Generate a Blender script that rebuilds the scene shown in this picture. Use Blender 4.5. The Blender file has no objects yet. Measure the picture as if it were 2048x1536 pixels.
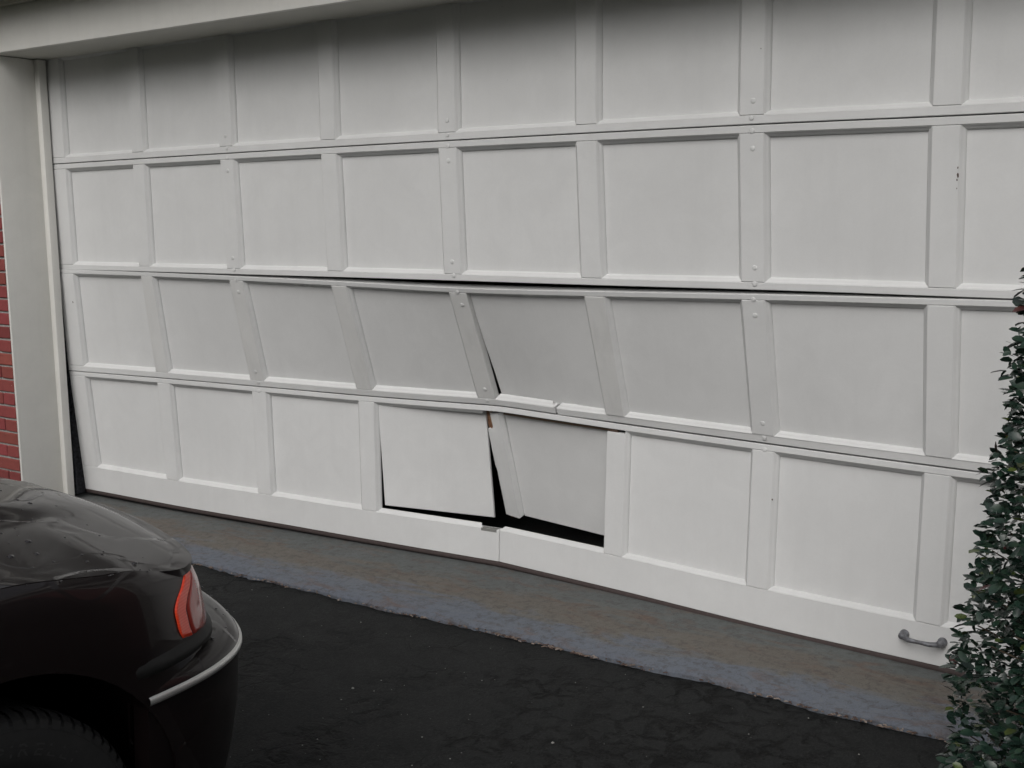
import bpy, bmesh, math, random
from mathutils import Vector, Matrix
random.seed(7)
SC = bpy.context.scene
COL = SC.collection

# ------------------------------------------------------------------ camera
CAM = Vector((5.06362, -3.56372, 1.40589))
YAW, PITCH, ROLL = 0.592570, -0.146812, -0.010367
fw = Vector((-math.sin(YAW)*math.cos(PITCH), math.cos(YAW)*math.cos(PITCH), math.sin(PITCH)))
sd = fw.cross(Vector((0, 0, 1))).normalized()
up = sd.cross(fw)
s2 = sd*math.cos(ROLL) + up*math.sin(ROLL)
u2 = up*math.cos(ROLL) - sd*math.sin(ROLL)
cam_d = bpy.data.cameras.new('camera')
cam_d.sensor_width = 36
cam_d.lens = 2289.57/2048*36
cam_d.clip_start = 0.05
cam_d.clip_end = 1500
cam = bpy.data.objects.new('camera', cam_d)
m3 = Matrix((s2, u2, -fw)).transposed().to_4x4()
cam.matrix_world = Matrix.Translation(CAM) @ m3
COL.objects.link(cam)
SC.camera = cam

# ------------------------------------------------------------------ world, sun, exposure
W = bpy.data.worlds.new("World")
SC.world = W
W.use_nodes = True
nt = W.node_tree
bg = nt.nodes['Background']
sky = nt.nodes.new('ShaderNodeTexSky')
sky.sky_type = 'NISHITA'
sky.sun_disc = False
sky.sun_elevation = math.radians(41)
sky.sun_rotation = math.radians(172)
sky.dust_density = 4.0
sky.air_density = 1.2
hs = nt.nodes.new('ShaderNodeHueSaturation')      # thick cloud takes the blue out of the sky
hs.inputs['Saturation'].default_value = 0.22
nt.links.new(sky.outputs[0], hs.inputs['Color'])
nt.links.new(hs.outputs[0], bg.inputs['Color'])
bg.inputs['Strength'].default_value = 0.15
sun_d = bpy.data.lights.new('sun', 'SUN')
sun_d.energy = 0.62
sun_d.angle = math.radians(48)
sun_d.color = (1.0, 0.985, 0.965)
sun = bpy.data.objects.new('sun', sun_d)
el, az = math.radians(41), math.radians(172)
sdir = Vector((math.sin(az)*math.cos(el), math.cos(az)*math.cos(el), math.sin(el)))
sun.rotation_euler = sdir.to_track_quat('Z', 'Y').to_euler()
sun.location = (6, -9, 12)
COL.objects.link(sun)
SC.view_settings.view_transform = 'Standard'
SC.view_settings.look = 'None'
SC.view_settings.gamma = 1
SC.view_settings.use_curve_mapping = False
SC.view_settings.exposure = -0.22

# ------------------------------------------------------------------ helpers
class MB:
    def __init__(self): self.v = []; self.f = []
    def add(self, vs, fs):
        b = len(self.v)
        self.v += [tuple(p) for p in vs]
        self.f += [tuple(b+i for i in q) for q in fs]
    def grid(self, rows, flip=False, close=False):
        b = len(self.v); n = len(rows); m = len(rows[0])
        for r in rows: self.v += [tuple(p) for p in r]
        for i in range(n-1):
            for j in range(m if close else m-1):
                k = (j+1) % m
                q = (b+i*m+j, b+i*m+k, b+(i+1)*m+k, b+(i+1)*m+j)
                self.f.append(q[::-1] if flip else q)
    def box(self, lo, hi):
        x0, y0, z0 = lo; x1, y1, z1 = hi
        self.add([(x0,y0,z0),(x1,y0,z0),(x1,y1,z0),(x0,y1,z0),(x0,y0,z1),(x1,y0,z1),(x1,y1,z1),(x0,y1,z1)],
                 [(0,3,2,1),(4,5,6,7),(0,1,5,4),(1,2,6,5),(2,3,7,6),(3,0,4,7)])
    def mesh(self, name, mat=None, smooth=False, weld=0, fix=True):
        me = bpy.data.meshes.new(name)
        me.from_pydata(self.v, [], self.f)
        if weld or fix:
            bm = bmesh.new(); bm.from_mesh(me)
            if weld: bmesh.ops.remove_doubles(bm, verts=bm.verts, dist=weld)
            if fix: bmesh.ops.recalc_face_normals(bm, faces=bm.faces)
            bm.to_mesh(me); bm.free()
        if smooth:
            me.polygons.foreach_set('use_smooth', [True]*len(me.polygons))
        if mat: me.materials.append(mat)
        me.update()
        return me
    def build(self, name, mat=None, parent=None, smooth=False, weld=0, fix=True, **kw):
        return link(name, self.mesh(name, mat, smooth, weld, fix), parent, **kw)

def link(name, me, parent=None, **kw):
    o = bpy.data.objects.new(name, me)
    COL.objects.link(o)
    if parent: o.parent = parent
    for k, v in kw.items(): o[k] = v
    return o

def thing(name, label, cat, loc=(0,0,0), group=None):
    o = bpy.data.objects.new(name, None)
    COL.objects.link(o); o.location = loc
    o.empty_display_size = .1; o['kind'] = 'thing'
    o['label'] = label; o['category'] = cat
    if group: o['group'] = group
    return o

def auto_smooth(o, deg):
    # smooth shading with sharp edges above an angle
    me = o.data
    bm = bmesh.new(); bm.from_mesh(me)
    lim = math.radians(deg)
    for e in bm.edges:
        e.smooth = not (len(e.link_faces) == 2 and e.calc_face_angle(0) > lim)
    for f in bm.faces: f.smooth = True
    bm.to_mesh(me); bm.free()

def lerp(a, b, t): return a + (b-a)*t
def sstep(a, b, x):
    t = min(1, max(0, (x-a)/(b-a))); return t*t*(3-2*t)

# ------------------------------------------------------------------ materials
class Mat:
    def __init__(self, name, base=(.5,.5,.5), rough=.6, spec=.5, metal=0, coat=0, coat_rough=.05):
        self.m = bpy.data.materials.new(name); self.m.use_nodes = True
        self.t = self.m.node_tree; self.b = self.t.nodes['Principled BSDF']
        self.b.inputs['Base Color'].default_value = (*base, 1)
        self.b.inputs['Roughness'].default_value = rough
        self.b.inputs['Specular IOR Level'].default_value = spec
        self.b.inputs['Metallic'].default_value = metal
        self.b.inputs['Coat Weight'].default_value = coat
        self.b.inputs['Coat Roughness'].default_value = coat_rough
    def n(self, typ, **kw):
        nd = self.t.nodes.new(typ)
        for k, v in kw.items():
            if k in nd.inputs: nd.inputs[k].default_value = v
            else: setattr(nd, k, v)
        return nd
    def l(self, a, b): self.t.links.new(a, b)
    def coord(self, scale=(1,1,1), kind='Object'):
        c = self.n('ShaderNodeTexCoord'); mp = self.n('ShaderNodeMapping')
        mp.inputs['Scale'].default_value = scale
        self.l(c.outputs[kind], mp.inputs['Vector']); return mp.outputs[0]
    def pos(self, scale=(1,1,1)):
        c = self.n('ShaderNodeNewGeometry'); mp = self.n('ShaderNodeMapping')
        mp.inputs['Scale'].default_value = scale
        self.l(c.outputs['Position'], mp.inputs['Vector']); return mp.outputs[0]
    def noise(self, vec, scale, detail=4, rough=.55, dist=0):
        nd = self.n('ShaderNodeTexNoise')
        nd.inputs['Scale'].default_value = scale; nd.inputs['Detail'].default_value = detail
        nd.inputs['Roughness'].default_value = rough; nd.inputs['Distortion'].default_value = dist
        self.l(vec, nd.inputs['Vector']); return nd.outputs['Fac']
    def ramp(self, fac, stops):
        r = self.n('ShaderNodeValToRGB'); cr = r.color_ramp
        while len(cr.elements) < len(stops): cr.elements.new(.5)
        for e, (p, c) in zip(cr.elements, stops):
            e.position = p
            e.color = (*c, 1) if isinstance(c, (tuple, list)) else (c, c, c, 1)
        self.l(fac, r.inputs[0]); return r.outputs[0]
    def mix(self, fac, a, b, blend='MIX'):
        x = self.n('ShaderNodeMix', data_type='RGBA', blend_type=blend)
        if isinstance(fac, (int, float)): x.inputs[0].default_value = fac
        else: self.l(fac, x.inputs[0])
        for i, s in ((6, a), (7, b)):
            if isinstance(s, (tuple, list)): x.inputs[i].default_value = (*s, 1)
            else: self.l(s, x.inputs[i])
        return x.outputs[2]
    def math(self, op, a, b=None, clamp=False):
        x = self.n('ShaderNodeMath', operation=op, use_clamp=clamp)
        for i, s in ((0, a), (1, b)):
            if s is None: continue
            if isinstance(s, (int, float)): x.inputs[i].default_value = s
            else: self.l(s, x.inputs[i])
        return x.outputs[0]
    def color(self, s): self.l(s, self.b.inputs['Base Color'])
    def rough(self, s): self.l(s, self.b.inputs['Roughness'])
    def bump(self, h, strength=.2, dist=.01, prev=None):
        x = self.n('ShaderNodeBump'); x.inputs['Strength'].default_value = strength
        x.inputs['Distance'].default_value = dist
        self.l(h, x.inputs['Height'])
        if prev: self.l(prev, x.inputs['Normal'])
        self.l(x.outputs[0], self.b.inputs['Normal']); return x.outputs[0]

def paint(name, base, dirt=.22, grain=(30, 30, 4), grain_str=.06):
    M = Mat(name, base, .55, .35)
    p = M.pos(); g = M.pos(grain)
    big = M.noise(p, 1.6, 5, .6)
    mid = M.noise(p, 9, 5, .65, .6)
    fine = M.noise(p, 420, 2, .5)
    fine2 = M.noise(p, 150, 3, .6)
    blot = M.ramp(M.math('MULTIPLY', big, mid), [(.10, 0), (.45, 1)])
    d = tuple(c*.91 for c in base)
    c1 = M.mix(blot, d, base)
    # small dark scuffs and flakes
    sp = M.ramp(M.noise(p, 55, 3, .7, 1.2), [(.735, 0), (.775, 1)])
    sc = M.ramp(M.noise(p, 3.5, 2), [(.45, 0), (.62, 1)])
    c2 = M.mix(M.math('MULTIPLY', M.math('MULTIPLY', sp, sc), .75), c1, tuple(c*.42 for c in base))
    # tide of grime, streaky downwards
    st = M.noise(M.pos((14, 14, .9)), 1.0, 5, .65)
    c3 = M.mix(M.math('MULTIPLY', M.ramp(st, [(.5, 0), (.75, 1)]), dirt*.45), c2, tuple(c*.66 for c in base))
    c4 = M.mix(M.math('MULTIPLY', M.ramp(fine2, [(.35, 1), (.6, 0)]), .07), c3, tuple(c*.75 for c in base))
    M.color(c4)
    b1 = M.bump(M.noise(g, 6, 5, .65), grain_str, .004)
    M.bump(fine, .10, .0015, b1)
    M.rough(M.ramp(mid, [(.3, .45), (.7, .68)]))
    return M.m

PAINT = paint('door_paint', (.70, .703, .70))
FRAME_PAINT = paint('frame_paint', (.82, .81, .77), .3)
STAINED_PAINT = paint('stained_door_paint', (.68, .68, .67), .8)
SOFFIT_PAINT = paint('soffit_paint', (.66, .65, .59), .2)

def bare_wood():
    M = Mat('bare_wood', (.33, .19, .11), .8, .2)
    v = M.pos((8, 8, 60)); n = M.noise(v, 3, 5, .6, .6)
    M.color(M.ramp(n, [(.3, (.20, .10, .06)), (.6, (.36, .21, .13)), (.8, (.46, .30, .19))]))
    M.bump(n, .4, .003); return M.m
WOOD = bare_wood()

def rubber(name, c=(.02,.02,.02), r=.7):
    M = Mat(name, c, r, .3)
    n = M.noise(M.pos(), 60, 4); M.bump(n, .2, .002)
    M.color(M.mix(n, tuple(x*.7 for x in c), tuple(x*1.25 for x in c)))
    return M.m
SEAL = rubber('seal_rubber', (.075, .058, .056), .6)

# ------------------------------------------------------------------ ground, driveway, slab
def asphalt():
    M = Mat('asphalt', (.02,.02,.02), .75, .16)
    p = M.pos()
    big = M.noise(p, .9, 5, .6); mid = M.noise(p, 6, 6, .7, .4); fine = M.noise(p, 220, 3, .6)
    fine2 = M.noise(p, 700, 2, .5)
    base = M.ramp(M.math('ADD', M.math('MULTIPLY', big, .55), M.math('MULTIPLY', mid, .45)),
                  [(.32, (.0085,.0092,.0092)), (.52, (.0128,.0136,.0136)), (.72, (.018,.0188,.0188))])
    # alligator cracking where the seal coat has worn: only in patches
    wv = M.n('ShaderNodeVectorMath', operation='ADD')
    nz = M.n('ShaderNodeTexNoise'); nz.inputs['Scale'].default_value = 9; nz.inputs['Detail'].default_value = 4
    M.l(p, nz.inputs['Vector'])
    sc = M.n('ShaderNodeVectorMath', operation='SCALE'); sc.inputs['Scale'].default_value = .16
    M.l(nz.outputs['Color'], sc.inputs[0]); M.l(p, wv.inputs[0]); M.l(sc.outputs[0], wv.inputs[1])
    vo = M.n('ShaderNodeTexVoronoi', feature='DISTANCE_TO_EDGE'); vo.inputs['Scale'].default_value = 11
    M.l(wv.outputs[0], vo.inputs['Vector'])
    vo2 = M.n('ShaderNodeTexVoronoi', feature='DISTANCE_TO_EDGE'); vo2.inputs['Scale'].default_value = 3.2
    M.l(wv.outputs[0], vo2.inputs['Vector'])
    vd = M.n('ShaderNodeVectorMath', operation='DISTANCE'); vd.inputs[1].default_value = (3.85, -1.0, -.07)
    M.l(p, vd.inputs[0])
    near = M.math('ADD', vd.outputs['Value'], M.math('MULTIPLY', M.noise(p, 3.5, 4, .6), .5))
    spot = M.ramp(near, [(.55, .95), (.95, 0)])
    patch = M.math('MAXIMUM', spot, M.ramp(M.noise(p, 1.7, 4, .65), [(.50, 0), (.64, .8)]))
    breakup = M.ramp(M.noise(p, 14, 4, .7), [(.38, 0), (.55, 1)])
    cr = M.ramp(vo.outputs['Distance'], [(.03, 1), (.17, 0)])
    cr2 = M.ramp(vo2.outputs['Distance'], [(.004, .8), (.022, 0)])
    crack = M.math('MULTIPLY', M.math('MULTIPLY', cr, patch), breakup)
    crack2 = M.math('MULTIPLY', cr2, M.ramp(M.noise(p, 4, 3), [(.5, 0), (.65, 1)]))
    crack = M.math('MAXIMUM', crack, M.math('MULTIPLY', crack2, .4))
    c = M.mix(M.math('MULTIPLY', crack, .92), base, (.003, .003, .003))
    agg = M.noise(p, 115, 3, .7)
    c = M.mix(M.ramp(agg, [(.50, 0), (.72, .75)]), c, (.030,.031,.031))
    c = M.mix(M.ramp(agg, [(.28, .7), (.46, 0)]), c, (.005,.005,.005))
    c = M.mix(M.math('MULTIPLY', crack, .8), c, (.003, .003, .003))
    sp = M.ramp(M.noise(p, 130, 2, .4), [(.74, 0), (.79, 1)])
    c = M.mix(M.math('MULTIPLY', sp, .55), c, (.05,.05,.047))
    sm = M.ramp(M.noise(p, 5.3, 3, .5), [(.70, 0), (.80, 1)])
    c = M.mix(M.math('MULTIPLY', sm, .5), c, (.027,.030,.030))
    M.color(c)
    b = M.bump(fine, .55, .004); b = M.bump(M.math('MULTIPLY', crack, -1), .8, .008, b); b = M.bump(agg, .5, .003, b); M.bump(mid, .10, .01, b)
    M.rough(M.ramp(mid, [(.3, .62), (.7, .85)]))
    return M.m

def concrete():
    M = Mat('concrete', (.2,.2,.2), .85, .3)
    p = M.pos()
    sep = M.n('ShaderNodeSeparateXYZ'); M.l(p, sep.inputs[0])
    wob = M.noise(M.pos((1.5, 4, 1)), 2.2, 6, .65, .5)
    yy = M.math('ADD', sep.outputs['Y'], M.math('MULTIPLY', M.math('SUBTRACT', wob, .5), .46))
    t = M.math('DIVIDE', M.math('ADD', yy, .40), .55)
    band = M.ramp(t, [(.0, (.126,.141,.172)), (.30, (.132,.146,.171)), (.42, (.142,.131,.115)), (.64, (.136,.121,.106)),
                      (.76, (.116,.125,.123)), (.95, (.106,.114,.114))])
    n = M.noise(M.pos((1, 2.5, 1)), 5, 6, .7, 1.0)
    rust = M.ramp(n, [(.52, 0), (.68, 1)])
    c = M.mix(M.math('MULTIPLY', rust, .6), band, (.135,.086,.064))
    light = M.ramp(M.noise(p, 3.1, 6, .72, .4), [(.56, 0), (.74, 1)])
    c = M.mix(M.math('MULTIPLY', light, .36), c, (.15,.155,.16))
    f = M.noise(p, 190, 4, .7)
    mot = M.noise(p, 34, 5, .7, .5)
    c = M.mix(M.math('MULTIPLY', M.ramp(mot, [(.34, 1), (.52, 0)]), .55), c, (.062,.059,.055))
    c = M.mix(M.math('MULTIPLY', M.ramp(mot, [(.56, 0), (.70, 1)]), .40), c, (.165,.165,.16))
    pit = M.ramp(M.noise(p, 75, 3, .6), [(.66, 0), (.72, 1)])
    c = M.mix(M.math('MULTIPLY', pit, .6), c, (.035,.033,.032))
    c = M.mix(M.math('MULTIPLY', M.ramp(f, [(.35, 1), (.55, 0)]), .28), c, (.050,.048,.046))
    pale = M.ramp(M.noise(p, 17, 3, .6), [(.72, 0), (.78, 1)])
    c = M.mix(M.math('MULTIPLY', pale, .35), c, (.21,.21,.205))
    M.color(c)
    b = M.bump(f, .5, .004); M.bump(n, .25, .01, b)
    return M.m

def lawn():
    M = Mat('lawn', (.05,.07,.03), .9, .2)
    n = M.noise(M.pos(), 3, 6, .7)
    M.color(M.ramp(n, [(.3, (.025,.035,.015)), (.7, (.06,.075,.03))])); M.bump(n, .6, .05)
    return M.m
ASPH, CONC, LAWN = asphalt(), concrete(), lawn()

g = MB(); g.add([(-400,-400,-.13),(400,-400,-.13),(400,400,-.13),(-400,400,-.13)], [(0,1,2,3)])
g.build('ground', LAWN, kind='structure')
ZA = -.072     # asphalt level
drv = MB()
nx, ny = 60, 40
rows = []
for j in range(ny+1):
    y = lerp(-14, -.30, (j/ny))
    rows.append([(lerp(-1.6, 8.6, i/nx), y, ZA + .004*math.sin(i*1.7+j*.9) + random.uniform(-.0015,.0015)) for i in range(nx+1)])
drv.grid(rows)
for (a, b) in (((-1.6,-14),(8.6,-14)), ((8.6,-14),(8.6,-.3)), ((-1.6,-.3),(-1.6,-14))):
    drv.add([(a[0],a[1],ZA+.004),(b[0],b[1],ZA+.004),(b[0],b[1],-.2),(a[0],a[1],-.2)], [(0,1,2,3)])
drv.build('driveway', ASPH, smooth=True, kind='structure')
# slab: floor of the garage running out under the door as an apron with a worn, ragged outer edge
ap = MB()
xs = [-.4 + i*.02 for i in range(int(5.9/.02)+1)]
def edge_y(x):
    return -.372 - .006*x*0 + .010*math.sin(x*2.1+.4) + .005*math.sin(x*7.3) + .003*math.sin(x*23.1)
jit = [random.gauss(0, .0028) for _ in xs]
top, lip, bot = [], [], []
r_in, r_mid = [], []
for x, j in zip(xs, jit):
    e = edge_y(x) + j
    r_in.append((x, 0.02, -.047)); r_mid.append((x, e*.5, -.0485))
    top.append((x, e+.012, -.053)); lip.append((x, e, -.060 + random.uniform(-.003,.002))); bot.append((x, e-.006, -.14))
ap.grid([[(x, 6.2, -.045) for x in xs], r_in, r_mid, top, lip, bot])
o = ap.build('concrete_apron', CONC, kind='structure'); auto_smooth(o, 40)

# ------------------------------------------------------------------ garage door
DOOR = [
 [(.0064,.0093,1.6809),(.6122,.0032,1.6838),(1.2167,-.0024,1.6857),(1.824,-.0044,1.6873),(2.4342,-.0034,1.6876),(3.0457,-.0013,1.6865),(3.6598,.0004,1.6846),(4.2645,-.0001,1.6784),(4.8768,0,1.6758)],
 [(.0002,.0197,1.1523),(.6082,.0085,1.1534),(1.2199,.0086,1.153),(1.8277,.0099,1.1532),(2.4371,.0171,1.1519),(3.0491,.0341,1.1489),(3.6607,.0399,1.149),(4.2669,.0269,1.1462),(4.8768,.005,1.1426)],
 [(.0007,.0157,1.1557),(.6107,.0119,1.1537),(1.2201,.0129,1.1471),(1.8283,.0209,1.1375),(2.4364,.0359,1.1263),(3.0471,.0474,1.1308),(3.657,.045,1.1385),(4.2654,.0263,1.1437),(4.8768,.0034,1.15)],
 [(-.0002,.0454,.6293),(.6067,.085,.6322),(1.2184,.1327,.6306),(1.8282,.1842,.6284),(2.4406,.2453,.6313),(3.0549,.2062,.6163),(3.6643,.1491,.6112),(4.2652,.0748,.6124),(4.8768,.0001,.6169)],
 [(-.0003,.0933,-.0116),(.6089,.1114,-.0145),(1.2185,.1441,-.016),(1.83,.1809,-.021),(2.4396,.2185,-.0233),(3.0506,.1781,-.0308),(3.6598,.1184,-.0363),(4.2575,.0629,-.0303),(4.8768,.0029,-.0285)]]
PW = .6096
LV = [[Vector(p) for p in r] for r in DOOR]
TOP0 = [p + Vector((0, 0, .535)) for p in LV[0]]
def curve(nodes, s, kink):
    u = s/PW
    if u <= 0: return nodes[0] + (nodes[1]-nodes[0])*u
    if u >= 8: return nodes[8] + (nodes[8]-nodes[7])*(u-8)
    i = min(7, int(u)); t = u-i
    def tan(k, side):
        if k == 0: return nodes[1]-nodes[0]
        if k == 8: return nodes[8]-nodes[7]
        if kink and k == 4:
            return nodes[4]-nodes[3] if side < 0 else nodes[5]-nodes[4]
        return (nodes[k+1]-nodes[k-1])*.5
    a, b = nodes[i], nodes[i+1]; ta, tb = tan(i, 1), tan(i+1, -1)
    t2, t3 = t*t, t*t*t
    return a*(2*t3-3*t2+1) + ta*(t3-2*t2+t) + b*(-2*t3+3*t2) + tb*(t3-t2)
SECT = [(TOP0, LV[0], False, False, .535), (LV[0], LV[1], False, False, .5334), (LV[2], LV[3], False, True, .5334), (LV[3], LV[4], True, True, .647)]
def raw(sec, s, t):
    a, b, ka, kb, h = SECT[sec]
    return curve(a, s, ka).lerp(curve(b, s, kb), t/h)
def P(sec, s, t, n):
    p = raw(sec, s, t)
    es = raw(sec, s+.004, t)-raw(sec, s-.004, t); et = raw(sec, s, t+.01)-raw(sec, s, t-.01)
    nn = et.cross(es).normalized()
    return p + nn*n
def samples(a, b, step):
    n = max(1, int(math.ceil((b-a)/step))); return [lerp(a, b, i/n) for i in range(n+1)]
def board(mb, sec, s0, s1, t0, t1, n0, n1, c=.0018, step=.1, tstep=.3, fn=None):
    ss = [s0] + samples(s0+c, s1-c, step) + [s1]
    # rails break exactly at the kinked stile line
    tt = [t0] + samples(t0+c, t1-c, tstep) + [t1]
    f = fn or (lambda s, t: (s, t, 0))
    def pt(s, t, n):
        a, b, d = f(s, t); return P(sec, a, b, n+d)
    front = [[pt(s, t, n1 - (c if (i in (0, len(tt)-1) or j in (0, len(ss)-1)) else 0)) for j, s in enumerate(ss)] for i, t in enumerate(tt)]
    back = [[pt(s, t, n0) for s in ss] for t in tt]
    mb.grid(front)
    mb.grid(back, flip=True)
    mb.grid([front[0], back[0]], flip=True); mb.grid([front[-1], back[-1]])
    mb.grid([[r[0] for r in front], [r[0] for r in back]]); mb.grid([[r[-1] for r in front], [r[-1] for r in back]], flip=True)
PROF = [(0, -.0010), (.0028, -.0028), (.0040, -.0070), (.0085, -.0092), (.0122, -.0145), (.0146, -.0180), (.0149, -.0235)]
def moulding(mb, sec, s0, s1, t0, t1, sides='tlbr', step=.1, dn=0):
    m = 6
    def ring(k):
        i, n = PROF[k]; n += dn
        a, b, c, d = s0+i, s1-i, t0+i, t1-i
        return a, b, c, d, n
    def side(fn):
        rows = [fn(*ring(k)) for k in range(len(PROF))]
        mb.grid(rows)
    if 't' in sides: side(lambda a,b,c,d,n: [P(sec, lerp(a,b,i/m), c, n) for i in range(m+1)])
    if 'b' in sides: side(lambda a,b,c,d,n: [P(sec, lerp(b,a,i/m), d, n) for i in range(m+1)])
    if 'l' in sides: side(lambda a,b,c,d,n: [P(sec, a, lerp(d,c,i/m), n) for i in range(m+1)])
    if 'r' in sides: side(lambda a,b,c,d,n: [P(sec, b, lerp(c,d,i/m), n) for i in range(m+1)])

door = thing('garage_door', 'white wooden panelled garage door caved in at its lower middle', 'garage door', (2.44, 0, 0))
door.location = (0, 0, 0)
LEFT, RIGHT = -.130, 4.785
RT = [(.024, .030), (.026, .027), (.022, .031), (.024, .134)]   # top / bottom rail flats
sections = []
slabel = ['upright top section of the garage door', 'second section of the garage door from the top, nearly flat',
          'third section of the garage door, leaning inwards at its foot', 'broken bottom section of the garage door']
FLAT = (-.096, -.0148)
def bolt(sec, s, t, root, r=.0088):
    c = P(sec, s, t, .0008); n = (P(sec, s, t, .1)-c).normalized()
    a = n.orthogonal().normalized(); b = n.cross(a)
    mb = MB(); rows = []
    for rr, hh in ((r*1.0, 0), (r, .0007), (r*.86, .0014), (r*.5, .0019), (.0001, .0021)):
        rows.append([c + (a*math.cos(k*math.pi/6)+b*math.sin(k*math.pi/6))*rr + n*hh for k in range(12)])
    mb.grid(rows, close=True)
    return mb.build('bolt', PAINT, root, smooth=True)
for sec in range(4):
    H = SECT[sec][4]
    rt, rb = RT[sec]
    # every section hangs together: the top rail is its own mesh, and carries the other pieces
    LEFT = -.130
    mb = MB()
    board(mb, sec, LEFT, RIGHT, .0022, rt, -.036, 0)
    root = mb.build('door_section', PAINT, door); auto_smooth(root, 25)
    root['label'] = slabel[sec]
    sections.append(root)
    t_bot = H-rb
    end_t = H-.0022
    # bottom rail (broken through in the two lower sections)
    def rail(a, b, dn=0, fn=None):
        mb = MB(); board(mb, sec, a, b, t_bot, end_t, -.036, dn, fn=fn)
        o = mb.build('rail', PAINT, root); auto_smooth(o, 25); return o
    if sec < 2: rail(LEFT, RIGHT)
    elif sec == 2:
        rail(LEFT, 2.712); rail(2.719, RIGHT, -.003, fn=lambda s, t: (s, t+.004*max(0, 1-(s-2.719)/.25), 0))
    else:
        rail(LEFT, 2.4400); rail(2.4416, RIGHT, -.001)
    # stiles
    for k in range(0, 9):
        if sec == 3 and k == 4: continue
        a, b = PW*k+FLAT[0], PW*k+FLAT[1]
        if k == 0: a = LEFT
        if k == 8: b = RIGHT
        lift = random.uniform(.0002, .0011)
        tj = .0008
        if sec == 3 and k == 5: tj = .012
        mb = MB(); board(mb, sec, a, b, rt+tj, t_bot-.0008, -.034, lift)
        o = mb.build('stile', STAINED_PAINT if sec == 2 and k in (1, 2, 3, 4, 5) else PAINT, root); auto_smooth(o, 25)
    # panels with a mitred moulding round each
    for k in range(8):
        a, b = PW*k+FLAT[1], PW*(k+1)+FLAT[0]
        if sec == 3 and k in (3, 4): continue
        rn = -.0222 - random.uniform(0, .001)
        tilt = random.uniform(-.0012, .0012)
        fn = None
        sides = 'tlbr'
        if sec == 2 and k == 4:
            # torn off its left stile: the lower left corner has swung in and to the right
            def fn(s, t, a=a, b=b, H=H):
                w = sstep(b, a, s)*sstep(.12, H-.03, t)
                return (s + .0095*sstep(.14, H, t), t, -.016*w)
            sides = 'tbr'
            a2 = a+.001
        else: a2 = a-.002
        mb = MB(); board(mb, sec, a2, b+.004, rt-.004, t_bot+.004, rn-.010, rn, c=.001, step=.12, tstep=.15,
                         fn=fn or (lambda s, t, q=tilt, m=(a+b)/2: (s, t, q*(s-m)/.3)))
        o = mb.build('panel', PAINT, root); auto_smooth(o, 25)
        mb = MB()
        if sec == 2 and k == 4:
            moulding(mb, sec, a, b, rt, t_bot, 'tr')
            # the foot moulding is snapped in two where the rail is split
            moulding(mb, sec, a, 2.712, rt, t_bot, 'b'); moulding(mb, sec, 2.722, b, rt, t_bot+.004, 'b', dn=-.003)
        else: moulding(mb, sec, a, b, rt, t_bot, sides)
        o = mb.build('moulding', PAINT, root); auto_smooth(o, 50)
    # carriage bolts of the hinges
    for k in (2, 4, 6):
        s = PW*k-.052
        pts = [(.020, 1), (.075, 1), (H-.075, 1), (H-.022, 1)]
        if sec == 0: pts = pts[1:]
        if sec == 3: pts = pts[:1] if k != 4 else []
        for t, q in pts: bolt(sec, s+random.uniform(-.004,.004), t, root)

# ---- the smashed pair of bays in the bottom section
S4 = sections[3]
def slab_quad(name, tl, tr, br, bl, th, mat, parent, n=4, warp=0, **kw):
    tl, tr, br, bl = map(Vector, (tl, tr, br, bl))
    nn = (bl-tl).cross(tr-tl).normalized()
    if nn.y > 0: nn = -nn
    mb = MB(); c = .0012
    us = [0, c/(tr-tl).length] + [i/n for i in range(1, n)] + [1-c/(tr-tl).length, 1]
    vs = [0, c/(bl-tl).length] + [i/n for i in range(1, n)] + [1-c/(bl-tl).length, 1]
    def pt(u, v, o):
        p = tl.lerp(tr, u).lerp(bl.lerp(br, u), v)
        return p + nn*(o + warp*math.sin(u*math.pi)*math.sin(v*math.pi))
    fr = [[pt(u, v, -c if (i in (0, len(vs)-1) or j in (0, len(us)-1)) else 0) for j, u in enumerate(us)] for i, v in enumerate(vs)]
    bk = [[pt(u, v, -th) for u in us] for v in vs]
    mb.grid(fr); mb.grid(bk, flip=True)
    mb.grid([fr[0], bk[0]]); mb.grid([fr[-1], bk[-1]])
    mb.grid([[r[0] for r in fr], [r[0] for r in bk]]); mb.grid([[r[-1] for r in fr], [r[-1] for r in bk]])
    o = mb.build(name, mat, parent, **kw); auto_smooth(o, 25); return o, nn
H4 = .647; rt4, rb4 = RT[3]
slab_quad('panel', (1.822,.200,.615), (2.340,.280,.617), (2.347,.326,.130), (1.840,.209,.141), .011, PAINT, S4, warp=-.004,
          label='loose door panel hanging askew left of the broken stile')
p4tl, p4tr, p4br, p4bl = Vector((2.432,.282,.612)), Vector((2.985,.245,.592)), Vector((2.985,.335,.120)), Vector((2.452,.402,.135))
slab_quad('panel', p4tl, p4tr, p4br, p4bl, .011, PAINT, S4, warp=-.006,
          label='loose door panel leaning inwards right of the broken stile')
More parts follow.
